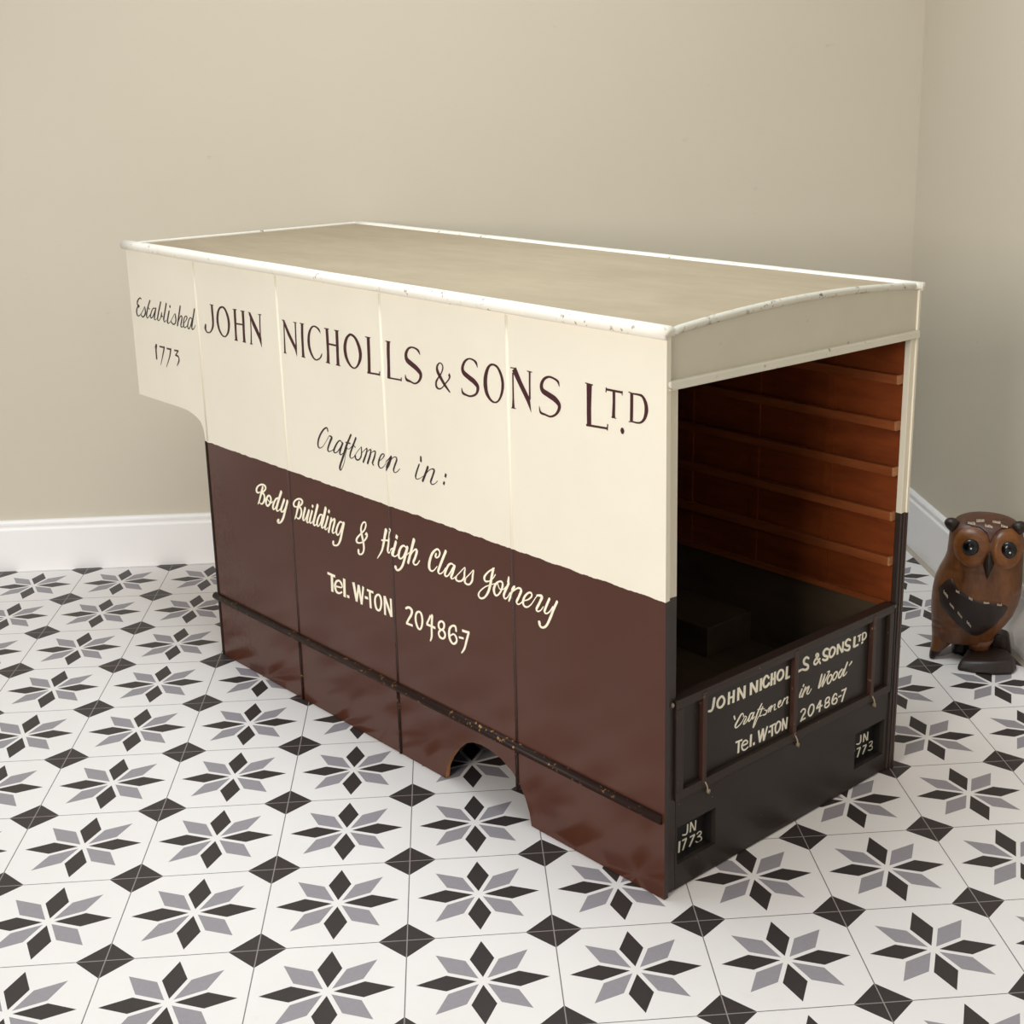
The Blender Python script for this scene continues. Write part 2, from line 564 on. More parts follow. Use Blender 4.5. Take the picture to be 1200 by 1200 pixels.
# inside: far and near lining, battens, ribs, load floor, wheel boxes, front boards
FX, NXI = 0.5535, 0.0150
link('inner_lining', boxes(((FX, 0.0142, 0.290), (W - PTF - 0.0002, LEN - 0.012, 0.800))), M_['inner'], VAN)
link('inner_lining', boxes(((PT + 0.0002, 0.0142, 0.290), (NXI, LEN - 0.012, 0.800))), M_['inner'], VAN)
link('lower_lining', boxes(((FX, 0.0142, 0.145), (W - PTF - 0.0002, LEN - 0.012, 0.2895))), M_['load'], VAN)
link('lower_lining', boxes(((PT + 0.0002, 0.0142, 0.145), (NXI, LEN - 0.012, 0.2895))), M_['load'], VAN)
for z in (0.666, 0.592, 0.517, 0.443, 0.367):
    link('batten', boxes(((FX - 0.011, 0.0142, z - 0.0075), (FX, LEN - 0.02, z + 0.0075))), M_['batten'], VAN, bevel=0.0012)
    link('batten', boxes(((NXI, 0.0142, z - 0.0075), (NXI + 0.011, LEN - 0.02, z + 0.0075))), M_['batten'], VAN, bevel=0.0012)
    link('batten_end_chip', boxes(((FX - 0.0114, 0.0139, z - 0.006), (FX - 0.0002, 0.0175, z + 0.0079))), M_['bare'], VAN)
for x in (FX - 0.006, NXI):
    link('ledge', boxes(((x, 0.0142, 0.288), (x + 0.006, LEN - 0.02, 0.298))), M_['batten'], VAN)
for y in (0.150, 0.304, 0.457, 0.62, 0.78, 0.94, 1.09):
    for x in (FX - 0.003, NXI):
        link('upright_rib', boxes(((x, y - 0.008, 0.298), (x + 0.003, y + 0.008, 0.798))), M_['inner'], VAN)
link('load_floor', boxes(((PT + 0.0002, 0.0182, 0.138), (W - PTF - 0.0002, LEN - 0.012, 0.145))), M_['load'], VAN)
for a, b in ((0.432, FX - 0.0002), (NXI + 0.0002, 0.135)):
    link('wheel_box', boxes(((a, 0.304, 0.1452), (b, 0.49, 0.200))), M_['load'], VAN, bevel=0.002)
link('front_panel', boxes(((PT + 0.0002, LEN - 0.0115, 0.001), (W - PTF - 0.0002, LEN - 0.002, 0.503))), M_['side'], VAN)
link('overhang_floor', boxes(((PT + 0.0002, LEN - 0.002, 0.5035), (W - PTF - 0.0002, NOSE - 0.011, 0.512))), M_['side'], VAN)
link('overhang_front', boxes(((PT + 0.0002, NOSE - 0.0105, 0.5035), (W - PTF - 0.0002, NOSE - 0.001, 0.804))), M_['side'], VAN)
for y in (0.28, 0.60, 0.92, 1.21):
    link('roof_bow', boxes(((PT + 0.0002, y - 0.009, 0.786), (W - PTF - 0.0002, y + 0.009, 0.7995))), M_['batten'], VAN)

# far side sheared out a touch towards the roof to fit its lens-distorted outline
for o in VAN.children_recursive:
    for v in o.data.vertices:
        k = min(1.0, max(0.0, (v.co.x - 0.535) / 0.02))
        if k:
            v.co.x += k * (v.co.z - 0.5) * 0.0125

LETTERS = {
'est': """
s 14569 7080 321 14609 7093 231 14687 7055 312 14748 6990 458 14740 6932 457 14678 6919 444 14764 6883 333 14818 6798 484 14809 6733 500 14758 6706 221 14681 6734 180 14600 6789 172 14516 6857 167 14440 6931 156 14428 6867 516 14436 6801 430 14499 6735 296 14574 6707 248 14619 6735 396
s 14182 7082 376 14279 6961 393 14359 6835 427 14392 6753 502 14373 6710 236 14313 6734 154 14223 6798 134
p 14320 6937 214 14216 6903 214
s 13964 6937 234 14030 6949 191 14104 6915 258 14184 6829 318 14225 6759 405 14205 6725 210 14135 6756 246 14053 6830 293 13971 6930 308
s 13953 6951 375 14022 6821 384 14058 6733 442 14030 6707 155 13960 6744 131
s 13726 7097 404 13832 6919 410 13915 6768 436 13918 6727 348 13866 6716 148 13792 6776 204 13722 6893 216 13744 6820 495 13690 6817 140
s 13492 7096 414 13596 6894 419 13661 6758 473 13629 6715 176 13555 6758 134
s 13399 6954 408 13480 6805 421 13508 6725 498 13458 6705 151 13364 6760 134
p 13335 7077 436 13359 7028 437
s 13364 6760 160 13260 6855 154 13160 6932 151 13151 6867 483 13154 6791 429 13204 6728 270 13286 6710 261 13346 6743 365
s 12923 7100 456 13018 6895 459 13104 6708 462
s 13050 6790 171 12953 6899 209 12892 6909 362 12896 6858 399 12954 6751 394 12962 6706 420 12912 6696 153 12825 6753 136
s 12819 6785 146 12725 6859 209 12682 6914 393 12729 6933 184 12787 6896 286 12842 6801 354 12850 6725 399 12809 6696 191 12726 6733 144 12653 6786 140
s 12482 6899 258 12546 6923 184 12622 6864 287 12684 6757 352 12680 6705 342 12625 6701 221 12552 6785 297 12483 6893 310
s 12360 7105 420 12458 6896 423 12518 6764 452 12516 6702 315 12451 6716 178 12375 6793 160
;
s 14139 6142 160 14080 6193 569 14115 6079 547 14119 5914 564
p 13946 6180 328 13742 6184 327
s 13747 6186 464 13823 6039 365 13962 5804 136
p 13649 6179 327 13470 6182 326
s 13475 6184 470 13541 6038 371 13721 5792 126
p 13329 6182 319 13152 6190 317
s 13162 6191 264 13294 6086 265
s 13294 6086 265 13183 6075 394 13165 5998 423 13265 5881 155
""",
'title': """
s 11672 7270 687 11672 7167 736 11672 6985 729 11692 6861 647 11775 6753 321 11866 6712 181 11950 6720 336 11990 6777 688 11972 6840 519 11967 6872 193
p 11746 7262 165 11609 7261 164
c 11288 7263 324 11188 7232 519 11111 7121 760 11081 6981 805 11120 6832 609 11205 6738 301 11280 6708 210 11371 6729 388 11463 6827 647 11500 6968 784 11474 7104 693 11402 7215 444
s 10830 7267 788 10840 7080 790 10852 6840 654 10855 6694 798
p 10904 7264 156 10761 7271 156
p 10920 6692 165 10800 6690 164
s 10543 7269 780 10546 7090 777 10561 6876 734 10564 6697 832
p 10623 7266 156 10478 7270 156
p 10630 6696 164 10508 6694 163
p 10839 7005 292 10553 7016 289
s 10286 7237 338 10296 6955 337 10324 6692 492
p 10369 6688 145 10275 6691 145
p 10311 7259 651 10186 7073 939 9998 6839 925 9963 6677 91
p 10355 7270 171 10271 7259 170
s 9951 7268 371 9972 7063 374 9985 6805 377
p 10006 7267 140 9895 7273 140
;
s 9155 7208 357 9170 6968 358 9184 6681 508
p 9225 6674 143 9133 6675 143
p 9164 7252 573 9020 7032 801 8822 6797 738 8798 6666 85
p 9215 7259 154 9128 7257 153
s 8783 7257 390 8793 7071 392 8804 6788 394
p 8849 7259 137 8742 7263 137
s 8567 7265 686 8585 7040 692 8591 6815 657 8591 6680 784
p 8638 7266 150 8509 7266 149
p 8651 6682 156 8530 6678 155
s 8008 7164 77 8043 7216 448 8117 7255 324 8205 7263 238 8289 7220 395 8365 7112 610 8392 6975 769 8371 6844 696 8285 6721 432 8190 6684 229 8076 6727 261 8022 6779 361 7995 6827 67
s 7805 7267 781 7805 7082 782 7809 6862 700 7824 6684 852
p 7886 7267 168 7743 7270 167
p 7895 6684 175 7760 6681 174
s 7509 7270 783 7515 7064 784 7523 6845 729 7526 6681 847
p 7585 7270 166 7448 7273 166
p 7591 6682 172 7454 6682 171
p 7803 7014 318 7520 7014 315
c 7094 7255 374 6987 7221 527 6904 7127 762 6855 7006 864 6861 6898 755 6916 6795 496 6987 6726 285 7054 6700 218 7135 6716 357 7222 6785 610 7278 6885 811 7293 7013 819 7253 7136 672 7180 7220 444
s 6606 7270 812 6609 7091 813 6615 6878 758 6626 6691 812
p 6692 7270 162 6541 7271 161
p 6681 6679 295 6339 6693 291
p 6327 6747 258 6341 6672 258
s 6054 7266 792 6067 7109 798 6073 6900 732 6084 6679 803
p 6130 7269 159 5994 7271 158
p 6126 6675 258 5749 6689 255
p 5743 6731 246 5756 6668 246
s 5226 7164 65 5262 7220 441 5334 7251 302 5432 7258 240 5526 7221 395 5592 7131 670 5573 7041 884 5452 6986 867 5323 6933 854 5232 6864 772 5251 6780 499 5321 6714 300 5406 6686 249 5505 6702 327 5613 6722 507 5636 6796 70
;
s 4502 6678 200 4622 6772 530 4734 6886 642 4798 6967 651 4805 7036 420 4761 7092 227 4721 7107 171 4675 7084 277 4663 7036 302 4706 6950 231 4783 6869 271 4844 6790 408 4840 6720 480 4778 6694 250 4704 6720 189 4621 6793 204 4529 6876 241 4500 6930 437 4525 6958 543
;
s 3825 7158 61 3853 7226 485 3918 7261 288 4016 7267 228 4117 7214 404 4180 7113 615 4157 7038 797 4038 6982 809 3919 6936 834 3840 6880 741 3835 6822 610 3884 6747 353 4007 6698 289 4113 6701 303 4196 6723 492 4218 6798 64
c 3468 7255 288 3375 7235 398 3306 7160 518 3264 7061 591 3257 6958 593 3290 6838 461 3360 6732 278 3449 6692 233 3543 6717 439 3620 6797 718 3650 6899 847 3647 7024 800 3605 7146 615 3543 7226 378
s 3022 7197 311 3025 7008 312 3027 6819 341 3030 6676 598
p 3075 6670 126 2973 6675 126
p 2994 7257 1033 2861 7061 859 2701 6851 843 2639 6676 57
p 3074 7265 153 2945 7269 152
s 2654 7259 357 2660 7063 330 2664 6857 359
p 2712 7266 144 2601 7264 143
s 2035 7139 54 2058 7203 407 2123 7234 308 2242 7249 289 2350 7201 437 2407 7110 600 2382 7031 780 2262 6989 823 2130 6946 868 2046 6881 699 2054 6807 511 2122 6727 342 2230 6681 274 2337 6691 283 2438 6709 410 2463 6796 56
;
s 1434 7267 1026 1439 7098 903 1444 6918 832 1444 6694 836
p 1514 7271 157 1359 7264 156
p 1501 6684 311 1085 6706 306
p 1080 6767 216 1091 6678 217
p 1108 7243 304 805 7247 301
p 1104 7270 181 1110 7200 181
p 798 7267 153 804 7207 153
s 958 7251 508 959 7085 483 968 6908 558 965 6877 669
p 1010 6877 120 914 6873 119
s 627 7267 554 627 7138 555 630 6964 555 634 6881 553
p 686 7271 154 633 7266 154
p 684 6871 132 634 6874 132
s 633 7259 210 516 7263 266 434 7252 380 376 7178 569 358 7078 665 387 6970 473 446 6904 296 516 6881 242 634 6881 197
s 804 6766 292 802 6725 754 800 6679 316
""",
'craft': """
s 7962 5469 331 7973 5513 336 8016 5519 245 8118 5453 346 8231 5331 402 8293 5216 443 8296 5135 422 8244 5115 161 8160 5154 125 8060 5247 112 7926 5396 114
s 7916 5392 198 7849 5376 454 7895 5311 470 7978 5182 398 7998 5121 417 7946 5107 155 7832 5163 125 7765 5243 145
s 7540 5330 282 7588 5366 199 7659 5336 276 7756 5234 383 7811 5144 455 7778 5116 186 7696 5154 172 7590 5253 246 7524 5333 345
s 7524 5333 405 7604 5205 423 7631 5132 404 7593 5116 153 7521 5164 118
s 7261 5525 384 7344 5410 419 7422 5295 500 7527 5106 477 7619 4953 454 7657 4865 542 7631 4836 200 7566 4906 149 7497 5022 133 7463 5130 120 7395 5277 133
p 7434 5366 235 7287 5370 234
s 7419 5273 127 7339 5265 109 7237 5340 121
s 7119 5495 394 7207 5357 365 7296 5217 386 7323 5134 355 7287 5112 132 7198 5157 123 7094 5266 103 6973 5366 99
p 7235 5368 199 7141 5328 199
s 6973 5366 229 6970 5289 328 6997 5195 304 7069 5126 220 7145 5123 348 7168 5174 475
s 6992 5252 92 6943 5283 94 6864 5342 114 6806 5370 271 6842 5269 376 6935 5118 422
s 6894 5204 109 6792 5323 99 6695 5373 257 6722 5280 416 6810 5118 433
s 6763 5229 105 6662 5336 93 6569 5364 294 6605 5259 379 6669 5147 384 6635 5118 208
s 6473 5218 90 6377 5280 144 6318 5346 245 6334 5366 180 6399 5341 223 6471 5240 369 6496 5148 417 6446 5103 164 6352 5148 117 6255 5249 102
s 6284 5223 97 6121 5368 281 6194 5235 584 6275 5105 404
s 6214 5210 104 6107 5328 119 6015 5378 152 5974 5342 372 6046 5210 359 6078 5138 359 6045 5107 163 5972 5138 132 5898 5201 118
;
s 5372 5373 308 5439 5254 346 5483 5149 366 5457 5117 168 5379 5138 103 5274 5202 85
s 5321 5504 407 5321 5446 509
s 5146 5375 457 5212 5256 454 5296 5118 451
s 5231 5221 94 5133 5314 133 5048 5362 162 4982 5354 410 5030 5251 366 5086 5144 383 5056 5109 188 4980 5135 125 4902 5198 111
p 4682 5357 430 4706 5295 430
p 4730 5220 391 4756 5165 391
""",
'body': """
s 10404 3865 170 10470 3836 262 10529 3855 619 10503 3929 389 10402 4000 293 10271 4036 321 10189 4007 570 10216 3945 368 10315 3878 255 10364 3858 169
s 10340 3866 277 10263 3842 552 10255 3769 545 10315 3674 363 10394 3632 246 10438 3648 253
s 10290 3983 526 10365 3845 566 10442 3704 404 10507 3610 211
c 10091 3863 298 10167 3800 469 10214 3702 644 10176 3644 384 10091 3691 366 10030 3779 500 10033 3841 582
s 10137 3769 260 10041 3727 187 9957 3776 176
s 9742 3890 262 9848 3843 359 9948 3722 494 9974 3642 627 9919 3638 231 9828 3736 302 9751 3870 395
s 9639 4025 593 9747 3852 569 9833 3698 580 9841 3634 572 9798 3625 189 9725 3678 185
s 9555 3893 551 9637 3765 526 9693 3667 593 9664 3636 241 9580 3691 264 9482 3817 320
s 9443 3889 580 9534 3714 564 9620 3547 532 9711 3440 406 9794 3396 291 9836 3411 686 9793 3456 419
;
s 9117 3860 162 9173 3842 238 9235 3858 548 9216 3923 370 9123 3992 285 9012 4027 306 8937 4001 586 8970 3934 370 9074 3867 224
s 9073 3869 269 8998 3843 530 8995 3759 506 9055 3661 347 9123 3628 249 9170 3648 250
s 9041 3961 503 9111 3819 543 9168 3697 387 9231 3600 201
s 8856 3883 538 8917 3752 516 8949 3661 562 8920 3637 210 8849 3707 248 8755 3848 293
s 8732 3868 495 8792 3744 515 8825 3640 527 8784 3631 184 8722 3682 183
s 8627 3879 467 8699 3741 483 8729 3656 527 8689 3641 184 8627 3691 182
p 8582 4002 434 8619 3954 434
s 8435 4029 592 8520 3853 562 8602 3679 575 8587 3628 392 8533 3646 174 8486 3699 174
s 8288 3884 231 8376 3865 305 8460 3751 470 8490 3660 560 8452 3637 210 8370 3723 286 8300 3864 342
s 8181 4028 632 8267 3830 593 8346 3669 561 8329 3631 264 8270 3669 167
s 8124 3888 453 8194 3751 453 8245 3657 530 8218 3625 209 8152 3678 152
p 8061 4025 484 8097 3964 484
s 8016 3877 469 8074 3743 473 8128 3610 478
s 8097 3714 147 7994 3844 240 7909 3892 406 7926 3824 491 7989 3692 455 8006 3629 473 7956 3626 159 7886 3686 153
s 7677 3880 254 7742 3880 275 7819 3801 424 7881 3681 520 7867 3620 399 7806 3638 236 7725 3753 277 7650 3875 343
s 7630 3882 549 7700 3712 550 7764 3556 520 7845 3442 336 7939 3399 260 8008 3412 534 7993 3456 472
;
s 7222 3484 496 7227 3433 513 7165 3423 245 7093 3472 336 7057 3561 483 7066 3675 564 7101 3804 565 7111 3906 431 7054 4010 274 6976 4045 283 6958 3998 367 7018 3893 280 7140 3795 270 7244 3702 362 7269 3638 538 7214 3620 260 7096 3660 245 6994 3738 311 6940 3819 437 6951 3857 385 6990 3821 225
;
s 6376 4041 676 6423 3918 555 6471 3771 513 6538 3630 369 6671 3474 133
s 6250 4082 550 6297 3948 368 6326 3806 445 6356 3686 491 6316 3659 194 6237 3748 179
p 6525 3832 266 6289 3883 264
s 6294 3678 178 6227 3751 200 6155 3796 176
s 6108 3899 523 6156 3791 525 6210 3665 539 6168 3634 239 6093 3671 188 6019 3762 182
p 6064 4029 550 6094 3962 551
s 5827 3870 314 5891 3888 281 5974 3834 401 6035 3730 538 6041 3650 533 5980 3641 233 5904 3707 286 5811 3852 358
s 5791 3881 548 5859 3718 513 5943 3540 477 6031 3440 343 6114 3405 327 6147 3442 711
p 5841 3728 159 5744 3804 158
s 5603 4054 627 5671 3896 541 5734 3748 514 5789 3620 515
s 5755 3699 186 5668 3820 225 5585 3893 272 5534 3884 561 5585 3763 464 5645 3660 464 5612 3627 278 5541 3652 220 5472 3730 184
;
s 5018 3959 339 5043 3906 419 5010 3896 228 4950 3934 270 4920 4006 378 4959 4045 323 5018 4031 296 5125 3935 432 5202 3785 543 5218 3672 612 5169 3633 308 5100 3658 193 5008 3747 160
s 4765 4063 504 4851 3916 482 4944 3752 494 4983 3666 477 4942 3641 218 4865 3685 177 4790 3774 168
s 4572 3878 291 4631 3892 249 4708 3844 370 4788 3726 459 4809 3656 497 4760 3645 224 4683 3710 258 4594 3830 288 4548 3876 293
s 4548 3871 442 4607 3740 438 4653 3653 457 4613 3640 183 4534 3697 147
s 4537 3692 154 4401 3815 174 4287 3914 136 4305 3818 397 4317 3740 395 4385 3667 266 4475 3638 274 4531 3661 490 4508 3714 251
s 4311 3708 152 4177 3829 173 4073 3925 138 4099 3829 410 4119 3739 391 4186 3661 264 4266 3645 319 4305 3672 508 4283 3728 278
;
s 3565 4085 158 3687 4007 244 3783 3920 314 3817 3859 452 3795 3816 333 3710 3835 176 3615 3901 169 3546 3986 170
s 3593 4062 465 3637 3927 472 3674 3792 490 3734 3651 418 3823 3543 291 3919 3499 289 3972 3532 396 3937 3607 224 3808 3715 181 3666 3789 137 3565 3834 137
c 3456 3898 233 3542 3834 357 3592 3737 495 3572 3659 444 3512 3658 236 3425 3751 306 3380 3856 396 3393 3904 342
s 3496 3846 243 3454 3779 203 3363 3796 145 3308 3849 157
s 3235 3927 407 3294 3827 413 3359 3706 444 3339 3653 280 3277 3687 169 3211 3782 161
s 3230 4023 281 3245 3945 507
s 3102 3909 331 3146 3836 508 3194 3740 446 3242 3642 274
s 3185 3763 127 3093 3860 201 3003 3912 282 2950 3888 466 3008 3770 387 3063 3673 396 3027 3645 225 2952 3693 164 2903 3763 157
s 2893 3738 153 2790 3788 212 2713 3860 278 2721 3905 320 2786 3893 249 2876 3806 361 2916 3703 466 2881 3654 342 2808 3664 209 2719 3737 166 2627 3858 149 2581 3903 142
s 2600 3903 197 2543 3916 334 2484 3912 488 2539 3806 391 2613 3685 404 2593 3653 237 2521 3688 176 2459 3763 147
s 2322 3923 390 2384 3809 398 2436 3694 416 2394 3673 214 2323 3723 200 2248 3821 211
s 2156 3923 404 2231 3791 412 2311 3628 434 2399 3482 352 2486 3425 293 2542 3441 447 2555 3488 548
""",
'tel': """
p 8252 2807 437 8005 2804 434
p 8113 2796 680 8127 2483 682
s 8011 2621 334 7814 2649 228 7820 2721 553 7897 2755 323 7993 2700 419 8029 2606 657 8000 2529 604 7911 2514 318 7820 2559 295
p 7721 2837 682 7740 2488 685
p 7628 2553 695 7627 2500 695
;
p 7438 2842 713 7368 2505 588
p 7368 2505 470 7283 2833 468
p 7283 2833 622 7218 2493 540
p 7218 2493 437 7140 2841 507
p 7109 2656 438 7013 2660 437
p 7032 2810 387 6840 2814 385
p 6949 2804 546 6945 2497 548
c 6701 2812 314 6638 2788 563 6618 2689 519 6656 2568 415 6717 2520 334 6780 2549 571 6805 2650 542 6782 2750 406
p 6515 2837 526 6523 2492 528
p 6516 2833 604 6343 2510 603
p 6337 2838 487 6336 2510 489
;
s 5911 2782 383 5830 2820 385 5753 2794 615 5767 2711 466 5846 2609 397 5910 2513 407
p 5920 2513 374 5742 2521 372
c 5558 2820 304 5490 2800 525 5467 2694 491 5496 2572 407 5553 2511 305 5612 2539 531 5652 2641 515 5632 2760 399
p 5234 2844 370 5352 2659 372
p 5361 2659 401 5118 2658 398
s 5194 2849 532 5218 2652 472 5229 2481 454 5269 2393 259
c 4950 2824 303 4884 2804 511 4894 2724 373 4959 2674 307 5022 2696 516 5021 2771 378
c 4951 2680 299 4877 2651 502 4869 2587 402 4926 2531 296 5010 2540 479 5031 2606 403
s 4572 2770 420 4585 2835 461 4659 2830 286 4737 2758 426 4757 2653 545 4732 2561 539 4651 2521 315 4570 2586 373 4578 2661 466 4642 2692 268 4731 2636 207
p 4508 2677 318 4385 2693 316
p 4418 2818 392 4231 2833 390
s 4250 2834 445 4317 2662 445 4373 2525 388 4450 2426 213
""",
'endtext': """
s 1121 2705 501 1098 2592 513 1066 2542 411 1003 2551 312
c 1282 2689 326 1335 2635 363 1339 2572 490 1286 2529 417 1226 2534 289 1191 2585 416 1207 2653 481
p 1444 2707 455 1439 2509 456
p 1550 2704 461 1539 2503 462
p 1443 2609 290 1543 2604 291
p 1648 2709 458 1647 2504 459
p 1652 2701 374 1784 2497 376
p 1790 2696 466 1784 2496 468
;
p 1933 2697 467 1933 2497 468
p 1937 2690 375 2068 2498 378
p 2075 2690 476 2068 2497 477
p 2164 2692 516 2157 2493 517
s 2344 2642 332 2293 2691 335 2239 2665 532 2215 2598 488 2244 2529 327 2299 2520 417 2347 2546 488
p 2413 2696 489 2404 2495 490
p 2486 2698 449 2483 2489 450
p 2406 2591 317 2483 2594 318
c 2633 2680 297 2681 2639 383 2679 2564 493 2621 2525 383 2564 2540 307 2545 2606 464 2578 2665 466
p 2776 2690 504 2762 2489 505
p 2754 2499 353 2852 2504 354
;
p 3048 2521 381 3135 2527 382
s 3303 2659 318 3245 2696 362 3185 2668 557 3197 2606 396 3278 2557 386 3290 2506 557 3229 2494 351 3152 2526 316
;
s 3600 2487 302 3515 2602 313 3485 2664 425 3520 2674 252 3544 2631 450 3463 2583 430 3439 2537 350 3494 2506 344 3578 2565 418
;
s 3804 2657 321 3735 2686 401 3674 2649 572 3695 2589 386 3779 2545 381 3781 2509 535 3718 2502 343 3657 2535 319
c 3928 2656 288 3971 2607 455 3947 2542 512 3882 2506 352 3834 2541 390 3830 2613 515 3873 2660 439
p 4038 2680 452 4036 2500 453
p 4042 2674 384 4164 2501 386
p 4177 2681 461 4168 2496 462
s 4367 2645 303 4305 2678 363 4242 2646 552 4264 2591 364 4351 2547 389 4345 2500 506 4279 2500 318 4216 2533 302
;
p 4480 2676 548 4472 2495 549
p 4468 2498 341 4594 2505 342
p 4558 2653 251 4660 2657 252
p 4615 2653 355 4610 2551 355
p 4696 2667 355 4692 2551 356
s 4690 2665 242 4771 2656 224 4789 2594 394 4750 2554 330 4687 2553 263
p 4688 2528 459 4691 2491 459
;
s 3156 2192 349 3115 2125 427 3100 2083 266 3144 2081 212 3197 2140 230
p 3207 2264 348 3181 2226 348
s 3244 2193 428 3203 2133 390 3171 2070 390
s 3195 2111 184 3271 2170 242 3333 2182 336 3292 2116 431 3285 2080 227 3330 2068 202 3392 2125 190
;
s 3649 2278 396 3610 2168 436 3579 2086 340 3631 2113 236 3732 2264 223 3701 2163 358 3669 2081 362 3704 2102 235 3772 2189 239 3846 2276 271 3785 2280 129
c 3871 2211 248 3801 2155 403 3815 2076 232 3878 2092 332 3914 2168 312
c 4009 2216 255 3939 2160 407 3952 2093 225 4015 2109 329 4056 2178 314
s 4171 2208 315 4104 2168 408 4090 2098 294 4146 2092 323 4219 2187 348
s 4307 2279 393 4244 2173 394 4212 2090 339 4259 2087 201 4307 2120 191
s 4421 2256 382 4360 2214 153
;
s 1566 2281 283 1584 2233 283
s 1775 2210 194 1767 2257 154 1722 2257 290 1647 2182 363 1598 2127 394 1605 2086 198 1656 2087 193 1745 2131 163 1809 2203 141
s 1813 2200 152 1846 2174 190 1803 2120 314 1778 2086 222 1823 2084 154 1889 2139 167
s 1985 2196 211 1936 2194 273 1899 2133 372 1894 2087 188 1939 2099 221 2005 2172 286
s 2017 2186 290 1984 2122 286 1985 2093 193 2033 2117 157
s 2192 2271 260 2120 2187 320 2058 2079 321 2009 1976 346 2009 1951 239 2060 2005 175 2097 2066 173 2151 2104 138
s 2214 2212 279 2167 2134 278 2156 2085 182 2205 2084 123
p 2092 2213 127 2268 2170 127
s 2253 2151 101 2310 2123 219 2289 2073 266 2226 2080 194
p 2310 2104 170 2375 2157 170
s 2402 2159 267 2374 2120 267 2352 2087 267
s 2374 2120 141 2439 2170 157 2414 2116 297 2399 2081 267
s 2420 2123 132 2509 2165 149 2495 2107 284 2496 2068 154 2539 2076 140
s 2582 2114 137 2635 2145 234 2650 2179 136 2601 2165 295 2583 2106 289 2611 2076 147 2674 2106 133
s 2732 2180 286 2697 2134 286 2669 2093 287
s 2697 2134 140 2764 2177 179 2814 2176 219 2793 2120 327 2789 2073 161 2825 2093 137
;
p 1608 1849 276 1762 1838 278
p 1684 1837 396 1675 1655 396
s 1756 1741 264 1882 1744 265 1858 1794 209 1799 1801 317 1756 1752 391 1771 1680 261 1830 1654 254 1897 1674 220
p 1961 1857 429 1952 1656 430
p 2031 1702 429 2029 1657 430
;
p 2135 1860 373 2171 1653 374
p 2171 1655 380 2237 1856 380
p 2237 1856 385 2261 1648 386
p 2261 1648 354 2339 1860 354
p 2365 1750 348 2417 1752 349
p 2389 1830 281 2529 1835 282
p 2453 1834 379 2457 1650 380
c 2621 1840 222 2653 1792 344 2635 1713 397 2580 1669 305 2538 1698 296 2532 1786 383 2573 1838 363
p 2710 1860 366 2702 1659 367
p 2710 1857 300 2788 1665 302
p 2813 1848 348 2793 1656 348
;
s 3154 1824 346 3198 1848 267 3255 1825 251 3251 1776 387 3198 1727 382 3157 1668 386
p 3151 1670 277 3272 1677 278
c 3415 1855 254 3467 1821 292 3468 1737 390 3412 1678 343 3361 1687 234 3337 1756 360 3366 1829 386
p 3639 1853 332 3540 1744 332
p 3536 1746 274 3696 1750 275
p 3643 1854 376 3619 1662 377
c 3834 1841 231 3870 1815 303 3854 1769 359 3801 1751 231 3764 1782 308 3784 1826 354
c 3813 1757 251 3868 1739 231 3864 1698 362 3805 1677 252 3756 1698 247 3763 1740 362
s 4059 1803 269 4041 1836 204 3996 1833 343 3954 1779 431 3944 1714 346 3986 1673 210 4050 1677 338 4074 1722 317 4032 1763 230 3966 1739 313
p 4102 1755 238 4192 1757 239
p 4181 1837 267 4307 1832 268
s 4299 1835 396 4255 1757 396 4208 1654 396
""",
'platel': """
s 772 771 287 765 669 304 736 630 226 665 649 207
p 840 789 296 829 627 297
p 844 782 241 924 620 242
p 947 777 246 935 616 247
;
p 599 576 378 588 393 379
p 655 561 235 750 562 236
p 745 562 335 667 396 335
p 819 550 237 928 553 238
p 924 552 343 810 393 342
s 981 542 257 1026 560 199 1071 530 201 1053 501 272 995 485 246
s 993 487 178 1062 458 173 1073 408 298 1012 387 203 949 428 169
""",
'plater': """
s 5019 703 350 5016 604 376 4979 572 249 4910 589 218
p 5108 711 356 5099 559 356
p 5114 704 274 5201 555 275
p 5214 709 333 5210 552 334
;
p 4917 496 222 5024 493 222
p 5016 493 393 4944 337 393
p 5086 487 218 5195 481 219
p 5187 481 386 5092 341 386
s 5267 488 223 5325 495 180 5359 470 250 5339 438 286 5282 419 253
s 5284 421 166 5352 397 166 5362 358 311 5316 340 206 5246 359 174
p 4845 500 408 4812 335 408
""",
}


# ------------------------------------------------------------------ signwriting, brushed on stroke by stroke
def strokes(txt):
    for ln in txt.strip().splitlines():
        k, *v = ln.split()
        v = [float(a) for a in v]
        yield k, [(v[i] * 1e-4, v[i + 1] * 1e-4, v[i + 2] * 1e-5) for i in range(0, len(v), 3)]


def sample(kind, P, step):
    n = len(P)
    out = []
    segs = n if kind == 'c' else n - 1
    for i in range(segs):
        b, c = P[i], P[(i + 1) % n]
        L = math.hypot(c[0] - b[0], c[1] - b[1])
        k = max(2, int(L / step))
        if kind == 'p':
            a = d = None
        else:
            a = P[(i - 1) % n] if (kind == 'c' or i > 0) else b
            d = P[(i + 2) % n] if (kind == 'c' or i < n - 2) else c
        for j in range(k):
            t = j / k
            if a is None:
                out.append(tuple(b[m] + (c[m] - b[m]) * t for m in range(3)))
            else:
                q = []
                for m in range(3):
                    q.append(0.5 * (2 * b[m] + (c[m] - a[m]) * t + (2 * a[m] - 5 * b[m] + 4 * c[m] - d[m]) * t * t
                                    + (3 * b[m] - a[m] - 3 * c[m] + d[m]) * t ** 3))
                q[2] = b[2] + (c[2] - b[2]) * t
                out.append(tuple(q))
    if kind != 'c':
        out.append(P[-1])
    return out


